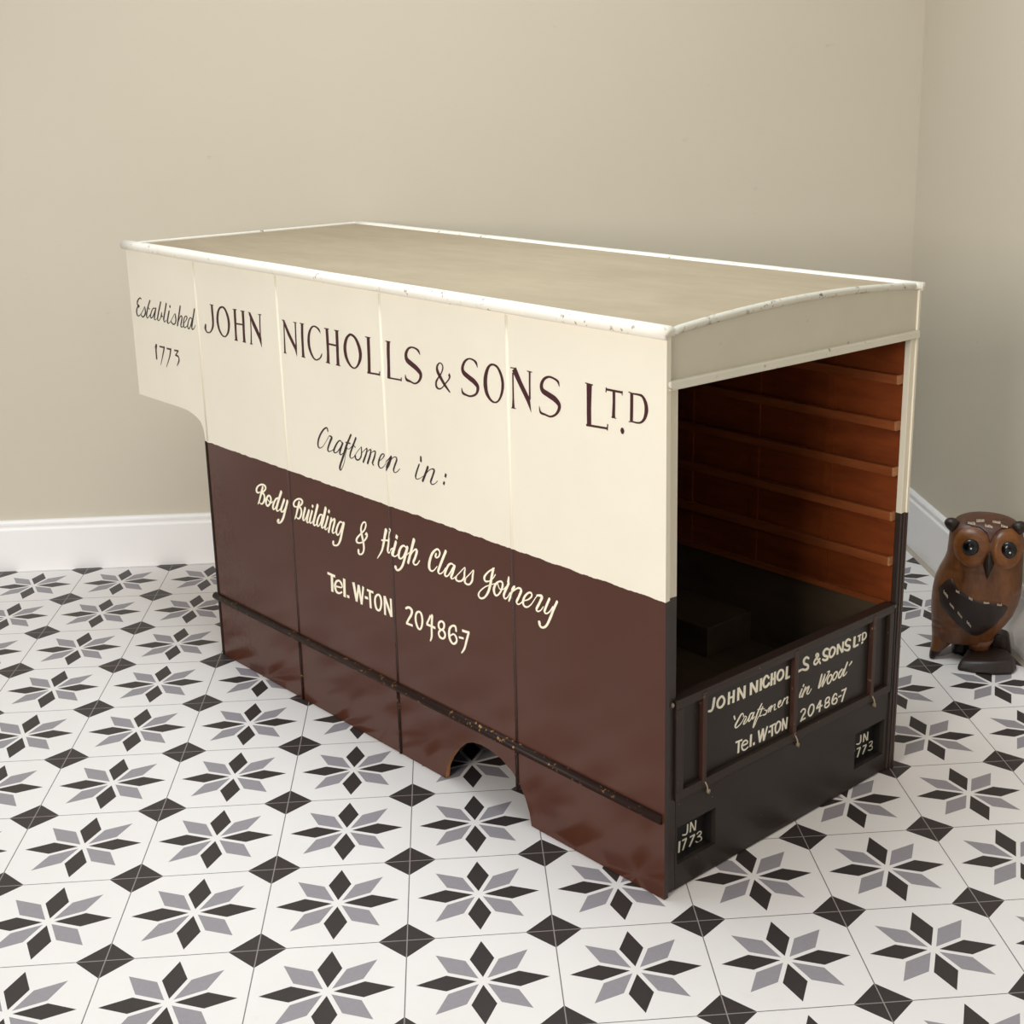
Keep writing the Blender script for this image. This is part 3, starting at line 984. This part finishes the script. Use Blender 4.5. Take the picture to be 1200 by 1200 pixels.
def lettering(key, mat, place, parent, name, caps=True):
    for word in LETTERS[key].split(';'):
        painted(word, mat, place, parent, name, caps)


def painted(word, mat, place, parent, name, caps):
    bm = bmesh.new()
    for idx, (kind, P) in enumerate(strokes(word)):
        pts = sample(kind, P, 0.0016)
        n = len(pts)
        A, B = [], []
        k_ = 1.1 if mat.name[:4] in ('ivor', 'buff') else 1.04
        pts = [(a, b, c * k_) for a, b, c in pts]
        lift = 0.00025 + 0.00002 * (idx % 9)
        for i, (u, v, w) in enumerate(pts):
            p0 = pts[i - 1] if i > 0 else (pts[-1] if kind == 'c' else pts[0])
            p1 = pts[(i + 1) % n] if (kind == 'c' or i < n - 1) else pts[-1]
            du, dv = p1[0] - p0[0], p1[1] - p0[1]
            L = math.hypot(du, dv) or 1
            nu, nv = -dv / L * w / 2, du / L * w / 2
            A.append(bm.verts.new(place(u + nu, v + nv, lift)))
            B.append(bm.verts.new(place(u - nu, v - nv, lift)))
        for i in range(n if kind == 'c' else n - 1):
            j = (i + 1) % n
            try:
                bm.faces.new((A[i], A[j], B[j], B[i]))
            except ValueError:
                pass
        if kind == 's' and caps:                          # rounded brush ends
            for e, dr in ((0, -1), (n - 1, 1)):
                u, v, w = pts[e]
                if w < 0.0012:
                    continue
                q = pts[e - dr]
                ang = math.atan2(v - q[1], u - q[0])
                fan = [bm.verts.new(place(u + w / 2 * math.cos(ang + t), v + w / 2 * math.sin(ang + t), lift))
                       for t in [math.pi * (k / 6 - 0.5) for k in range(7)]]
                bm.faces.new(fan)
    o = link(name, bm, mat, parent)
    return o


def on_side(u, v, lift):
    h = 0
    for y in SEAMS:
        d = abs(u - y)
        if d < BW / 2 + 0.0004:
            h = BH * math.sqrt(max(0, 1 - (d / (BW / 2 + 0.0004)) ** 2)) + 0.0002
    return (-lift - h, u, v)


lettering('est', M_['darktext'], on_side, VAN, 'painted_word')
lettering('title', M_['maroon'], on_side, VAN, 'painted_word', caps=False)
lettering('craft', M_['darktext'], on_side, VAN, 'painted_word')
lettering('body', M_['ivory'], on_side, VAN, 'painted_word')
lettering('tel', M_['ivory'], on_side, VAN, 'painted_word')
lettering('endtext', M_['buff'], lambda u, v, l: (u, 0.0095 - l, v), TG, 'painted_word')
for key, pl in (('platel', plates[0]), ('plater', plates[1])):
    lettering(key, M_['buff'], lambda u, v, l: (u, 0.0265 - l, v), pl, 'painted_word')

# ------------------------------------------------------------------ the carved owl
OWL = empty('carved_wooden_owl', (1.505, 0.835, 0), math.radians(-22.2))
tag(OWL, 'brown carved wooden owl ornament with big black eyes standing by the right wall', 'owl ornament')
MO = dict(
    body=wood('stained_owl_wood', (80, 46, 22), (116, 70, 34), (1, 1, 0.35), 0.38, 30, 0.5),
    face=wood('amber_face_wood', (104, 60, 26), (136, 82, 38), (0.5, 1, 1), 0.35, 34, 0.5),
    dark=wood('dark_stained_wood', (32, 22, 17), (46, 31, 24), (1, 1, 0.5), 0.42, 40, 0.45),
    crown=wood('red_brown_wood', (74, 43, 30), (96, 58, 40), (1, 1, 1), 0.4, 30, 0.45),
    eye=plain('glossy_black_eye', (14, 13, 14), 0.18, 0.5, 0.0),
    dot=plain('white_eye_dot', (246, 244, 238), 0.4, 0.5, 0.0),
    cut=plain('pale_carved_cut', (214, 194, 168), 0.6, 0.3, 0.1),
)
# outline of body seen from the front: height, left edge, right edge, half depth, centre depth (negative is towards the viewer)
PROF = [(0.034, -0.0700, 0.028, 0.026, -0.003), (0.0385, -0.0755, 0.039, 0.032, -0.004), (0.052, -0.0765, 0.0445, 0.037, -0.005),
        (0.064, -0.0775, 0.052, 0.041, -0.005), (0.082, -0.0785, 0.065, 0.047, -0.006), (0.102, -0.0805, 0.0765, 0.052, -0.007),
        (0.125, -0.0806, 0.0845, 0.056, -0.008), (0.145, -0.0795, 0.0885, 0.058, -0.008), (0.165, -0.0765, 0.0893, 0.058, -0.008),
        (0.185, -0.0695, 0.0888, 0.056, -0.007), (0.203, -0.061, 0.0880, 0.054, -0.006), (0.218, -0.0562, 0.0882, 0.053, -0.005),
        (0.236, -0.0550, 0.0875, 0.052, -0.004), (0.254, -0.0542, 0.0865, 0.050, -0.003), (0.268, -0.0530, 0.0835, 0.047, -0.002),
        (0.279, -0.0490, 0.0790, 0.042, 0.000), (0.288, -0.0400, 0.0690, 0.034, 0.003), (0.294, -0.0270, 0.0540, 0.024, 0.006),
        (0.2985, -0.0080, 0.0330, 0.011, 0.008)]


def prof_at(z):
    if z <= PROF[0][0]:
        return PROF[0][1:]
    for a, b in zip(PROF, PROF[1:]):
        if a[0] <= z <= b[0]:
            t = (z - a[0]) / (b[0] - a[0])
            return tuple(a[i] + (b[i] - a[i]) * t for i in range(1, 5))
    return PROF[-1][1:]


def front(x, z, out=0.0):
    """a point on the front of the owl at (x, z), pushed out by some millimetres"""
    l, r, d, c = prof_at(z)
    q = max(-0.98, min(0.98, (x - (l + r) / 2) / ((r - l) / 2)))
    return Vector((x, c - d * (1 - abs(q) ** 2.6) ** (1 / 2.6) - out, z))


bm = bmesh.new()
NSEG = 56
rings = []
Z = [PROF[0][0] + (PROF[-1][0] - PROF[0][0]) * i / 70 for i in range(71)]
for z in Z:
    l, r, d, c = prof_at(z)
    ring = []
    for k in range(NSEG):
        t = 2 * math.pi * k / NSEG
        ct, st = math.cos(t), math.sin(t)
        e = 2 / 2.6
        x = (l + r) / 2 + (r - l) / 2 * math.copysign(abs(ct) ** e, ct)
        y = c + d * math.copysign(abs(st) ** e, st)
        if y < c and 0.150 < z < 0.200:                  # carved breast feathers
            y += 0.0022 * abs(math.sin((x * 85) + 2.2 * math.sin(z * 60)))
        if x < -0.02 and z < 0.105:                      # grooves round the tail side
            g = min(abs(z - 0.084 - 0.02 * (x + 0.08)), abs(z - 0.069 - 0.02 * (x + 0.08)))
            if g < 0.0022:
                x += 0.0018
                y += 0.0016 if y < c else -0.0016
        ring.append(bm.verts.new((x, y, z)))
    rings.append(ring)
for a, b in zip(rings, rings[1:]):
    for k in range(NSEG):
        bm.faces.new((a[k], a[(k + 1) % NSEG], b[(k + 1) % NSEG], b[k]))
bm.faces.new(rings[0])
bm.faces.new(rings[-1])
for f in bm.faces:
    c = f.calc_center_median()
    if c.z > 0.272 - 0.25 * abs(c.x - 0.022) * 0 and c.z > 0.270:
        f.material_index = 1
link('body', bm, MO['body'], OWL, smooth=True, extra=(MO['crown'],))


def blob(loc, rad, name, mat, parent, seg=24, rot=None, power=2.0):
    bm = bmesh.new()
    bmesh.ops.create_uvsphere(bm, u_segments=seg, v_segments=seg // 2, radius=1)
    for v in bm.verts:
        co = Vector([math.copysign(abs(c) ** (2 / power), c) for c in v.co]) if power != 2 else v.co.copy()
        co = Vector((co.x * rad[0], co.y * rad[1], co.z * rad[2]))
        v.co = (rot @ co if rot else co) + Vector(loc)
    return link(name, bm, mat, parent, smooth=True)


# tail reaching the floor on the left, dark at the tip
bm = bmesh.new()
rings = []
for z, cx, rx, ry, cy in ((0.062, -0.048, 0.024, 0.024, -0.004), (0.050, -0.0500, 0.0250, 0.026, -0.005), (0.036, -0.0530, 0.0225, 0.025, -0.008),
                          (0.026, -0.0590, 0.0170, 0.023, -0.011), (0.017, -0.0645, 0.0122, 0.021, -0.014), (0.009, -0.0690, 0.0090, 0.019, -0.017),
                          (0.003, -0.0718, 0.0064, 0.017, -0.020), (0.0004, -0.0722, 0.0040, 0.013, -0.021)):
    ring = []
    for k in range(28):
        t = 2 * math.pi * k / 28
        ring.append(bm.verts.new((cx + rx * math.copysign(abs(math.cos(t)) ** 0.75, math.cos(t)), cy + ry * math.copysign(abs(math.sin(t)) ** 0.75, math.sin(t)), z)))
    rings.append(ring)
for a, b in zip(rings, rings[1:]):
    for k in range(28):
        bm.faces.new((a[k], a[(k + 1) % 28], b[(k + 1) % 28], b[k]))
bm.faces.new(rings[0])
bm.faces.new(rings[-1])
for f in bm.faces:
    if f.calc_center_median().z < 0.014:
        f.material_index = 1
link('tail', bm, MO['body'], OWL, smooth=True, extra=(MO['dark'],))
# ears
for x, rz in ((-0.049, 0.5), (0.0755, -0.5)):
    bm = bmesh.new()
    bmesh.ops.create_uvsphere(bm, u_segments=20, v_segments=14, radius=1)
    for v in bm.verts:
        s = math.copysign(1, x)
        w = 1 - 0.45 * max(0, -v.co.z)                   # narrower towards the foot of the tuft
        v.co = Vector((v.co.x * 0.0140 * w + s * 0.0035 * max(0, v.co.z), v.co.y * 0.013 * w, v.co.z * (0.0125 if v.co.z > 0 else 0.0235)))
        v.co = Matrix.Rotation(s * 0.35, 3, 'Y') @ v.co + Vector((x, -0.020, 0.2815 + (0.003 if x > 0 else 0)))
    link('ear_tuft', bm, MO['dark'], OWL, smooth=True)


def patch(pts, name, mat, parent, out, thick=0.004, sub=3):
    """a shallow raised patch that follows the rounded front of the owl"""
    bm = bmesh.new()
    n = len(pts)
    cx = sum(p[0] for p in pts) / n
    cz = sum(p[1] for p in pts) / n
    R = 7
    dense = []
    for i in range(n):
        a, b, c, d = pts[i - 1], pts[i], pts[(i + 1) % n], pts[(i + 2) % n]
        for j in range(4):
            t = j / 4
            dense.append(tuple(0.5 * (2 * b[m] + (c[m] - a[m]) * t + (2 * a[m] - 5 * b[m] + 4 * c[m] - d[m]) * t * t
                                      + (3 * b[m] - a[m] - 3 * c[m] + d[m]) * t ** 3) for m in (0, 1)))
    rings = []
    for k in range(R, 0, -1):
        s = k / R
        o = out if k < R else -0.003
        rings.append([bm.verts.new(front(cx + (q[0] - cx) * s, cz + (q[1] - cz) * s, o if k < R - 1 else (out * 0.7 if k == R - 1 else o))) for q in dense])
    mid = bm.verts.new(front(cx, cz, out))
    N = len(dense)
    for a, b in zip(rings, rings[1:]):
        for i in range(N):
            bm.faces.new((a[i], a[(i + 1) % N], b[(i + 1) % N], b[i]))
    for i in range(N):
        bm.faces.new((rings[-1][i], rings[-1][(i + 1) % N], mid))
    return link(name, bm, mat, parent, smooth=True)


def ell(cx, cz, rx, rz, n=14):
    return [(cx + rx * math.cos(2 * math.pi * i / n), cz + rz * math.sin(2 * math.pi * i / n)) for i in range(n)]


for cx, cz, rx, rz, ex, ez in ((-0.0110, 0.2455, 0.0360, 0.0400, -0.0112, 0.2468), (0.0570, 0.2460, 0.0312, 0.0400, 0.0580, 0.2462)):
    d = patch(ell(cx, cz, rx, rz), 'eye_disc', MO['face'], OWL, 0.0045)
    p = front(ex, ez, 0.003)
    e = blob(p, (0.0165, 0.0080, 0.0172), 'eye', MO['eye'], d)
    blob(p + Vector((0.0005 if ex < 0 else 0.003, -0.0078, 0.0005 if ex < 0 else -0.002)), (0.0018, 0.0008, 0.0018), 'eye_dot', MO['dot'], e, 10)
patch([(-0.0300, 0.2870), (-0.0100, 0.2925), (0.0220, 0.2950), (0.0560, 0.2930), (0.0740, 0.2870), (0.0500, 0.2850), (0.0330, 0.2740),
       (0.0235, 0.2560), (0.0150, 0.2740), (-0.0050, 0.2850)], 'brow', MO['crown'], OWL, 0.0030)
# beak: a long diamond with a ridge
p = front(0.0232, 0.217, 0.0)
bm = bmesh.new()
q = [bm.verts.new(Vector(v)) for v in ((0.0240, p.y - 0.006, 0.2475), (0.0130, p.y - 0.003, 0.2165), (0.0222, p.y - 0.005, 0.1880), (0.0340, p.y - 0.003, 0.2190),
                                       (0.0236, p.y - 0.019, 0.2170), (0.0236, p.y + 0.006, 0.2170))]
for a, b in ((0, 1), (1, 2), (2, 3), (3, 0)):
    bm.faces.new((q[a], q[b], q[4]))
    bm.faces.new((q[b], q[a], q[5]))
bmesh.ops.subdivide_edges(bm, edges=bm.edges[:], cuts=2, use_grid_fill=True, smooth=0.4)
link('beak', bm, MO['dark'], OWL, smooth=True)
WING = [(-0.0450, 0.1830), (-0.0585, 0.1760), (-0.0690, 0.1600), (-0.0705, 0.1400), (-0.0640, 0.1210), (-0.0450, 0.1000), (-0.0180, 0.0735),
        (0.0098, 0.0570), (0.0363, 0.0735), (0.0570, 0.0990), (0.0720, 0.1328), (0.0384, 0.1410), (0.0066, 0.1450), (-0.0250, 0.1600), (-0.0380, 0.1740)]
wing = patch(WING, 'wing', MO['dark'], OWL, 0.0035)


def cuts(spots, parent, out):
    for x, z, n, dx, dz, ln in spots:
        bm = bmesh.new()
        for i in range(n):
            u, w = x + dx * i, z + dz * i
            h = ln * random.uniform(0.7, 1.15)
            a, b, c, d = (front(u - 0.0006, w, out), front(u + 0.0006, w, out), front(u + 0.0002, w + h, out), front(u - 0.0008, w + h, out))
            vs = [bm.verts.new(k) for k in (a, b, c, d)]
            bm.faces.new(vs)
            vt = [bm.verts.new(k + Vector((0, 0.0012, 0))) for k in (a, b, c, d)]
            for k in range(4):
                bm.faces.new((vs[k], vs[(k + 1) % 4], vt[(k + 1) % 4], vt[k]))
        link('carved_feather_mark', bm, MO['cut'], parent)


cuts([(-0.0560, 0.1500, 5, 0.0018, -0.0020, 0.0060), (-0.0430, 0.1290, 5, 0.0018, -0.0020, 0.0050), (-0.0270, 0.1120, 5, 0.0018, -0.0022, 0.0068),
      (-0.0090, 0.0930, 5, 0.0018, -0.0022, 0.0060), (-0.0330, 0.1580, 4, 0.0018, -0.0008, 0.0045), (-0.0080, 0.1470, 4, 0.0018, -0.0010, 0.0040),
      (0.0200, 0.1400, 6, 0.0018, 0.0000, 0.0038), (0.0450, 0.1370, 5, 0.0018, -0.0002, 0.0040)], wing, 0.0042)
cuts([(-0.0190, 0.2868, 7, 0.0021, 0.0000, 0.0032), (-0.0030, 0.2905, 7, 0.0021, 0.0002, 0.0036), (0.0130, 0.2855, 7, 0.0021, -0.0002, 0.0034),
      (0.0270, 0.2915, 7, 0.0021, -0.0002, 0.0030), (0.0430, 0.2865, 6, 0.0021, -0.0004, 0.0030)], OWL, 0.0036)
# leg and the dark feet
bm = bmesh.new()
rings = []
for z, x0, x1, d in ((0.016, 0.000, 0.036, 0.017), (0.030, -0.003, 0.036, 0.018), (0.046, -0.012, 0.044, 0.024)):
    rings.append([bm.verts.new(((x0 + x1) / 2 + (x1 - x0) / 2 * math.cos(t), -0.012 + d * math.sin(t), z)) for t in [2 * math.pi * k / 20 for k in range(20)]])
for a, b in zip(rings, rings[1:]):
    for k in range(20):
        bm.faces.new((a[k], a[(k + 1) % 20], b[(k + 1) % 20], b[k]))
bm.faces.new(rings[0])
bm.faces.new(rings[-1])
link('leg', bm, MO['body'], OWL, smooth=True)


def foot(top, bot, z, name='foot'):
    bm = bmesh.new()
    a = [bm.verts.new((x, y, 0.0004)) for x, y in bot]
    b = [bm.verts.new((x, y, h)) for (x, y), h in zip(top, z)]
    n = len(a)
    bm.faces.new(a)
    bm.faces.new(b)
    for i in range(n):
        bm.faces.new((a[i], a[(i + 1) % n], b[(i + 1) % n], b[i]))
    o = link(name, bm, MO['dark'], OWL, smooth=True)
    m = o.modifiers.new('soft_edges', 'BEVEL')
    m.width = 0.007
    m.segments = 4
    m.limit_method = 'ANGLE'
    m.angle_limit = 0.5
    return o


foot([(-0.016, -0.066), (0.015, -0.074), (0.045, -0.074), (0.078, -0.062), (0.084, -0.045), (0.070, -0.012), (0.030, 0.004), (-0.004, -0.012)],
     [(-0.026, -0.080), (0.010, -0.088), (0.046, -0.088), (0.083, -0.074), (0.092, -0.046), (0.078, -0.006), (0.030, 0.010), (-0.010, -0.010)],
     [0.018, 0.023, 0.026, 0.028, 0.027, 0.028, 0.027, 0.024])
foot([(0.034, 0.010), (0.060, 0.006), (0.072, 0.020), (0.072, 0.052), (0.036, 0.052)],
     [(0.030, 0.012), (0.066, 0.008), (0.080, 0.018), (0.080, 0.058), (0.030, 0.058)], [0.050, 0.052, 0.042, 0.044, 0.050])
foot([(-0.030, 0.004), (-0.010, 0.000), (-0.004, 0.020), (-0.016, 0.040), (-0.034, 0.034)],
     [(-0.036, 0.000), (-0.010, -0.004), (0.002, 0.018), (-0.012, 0.046), (-0.040, 0.036)], [0.026, 0.030, 0.030, 0.030, 0.026])
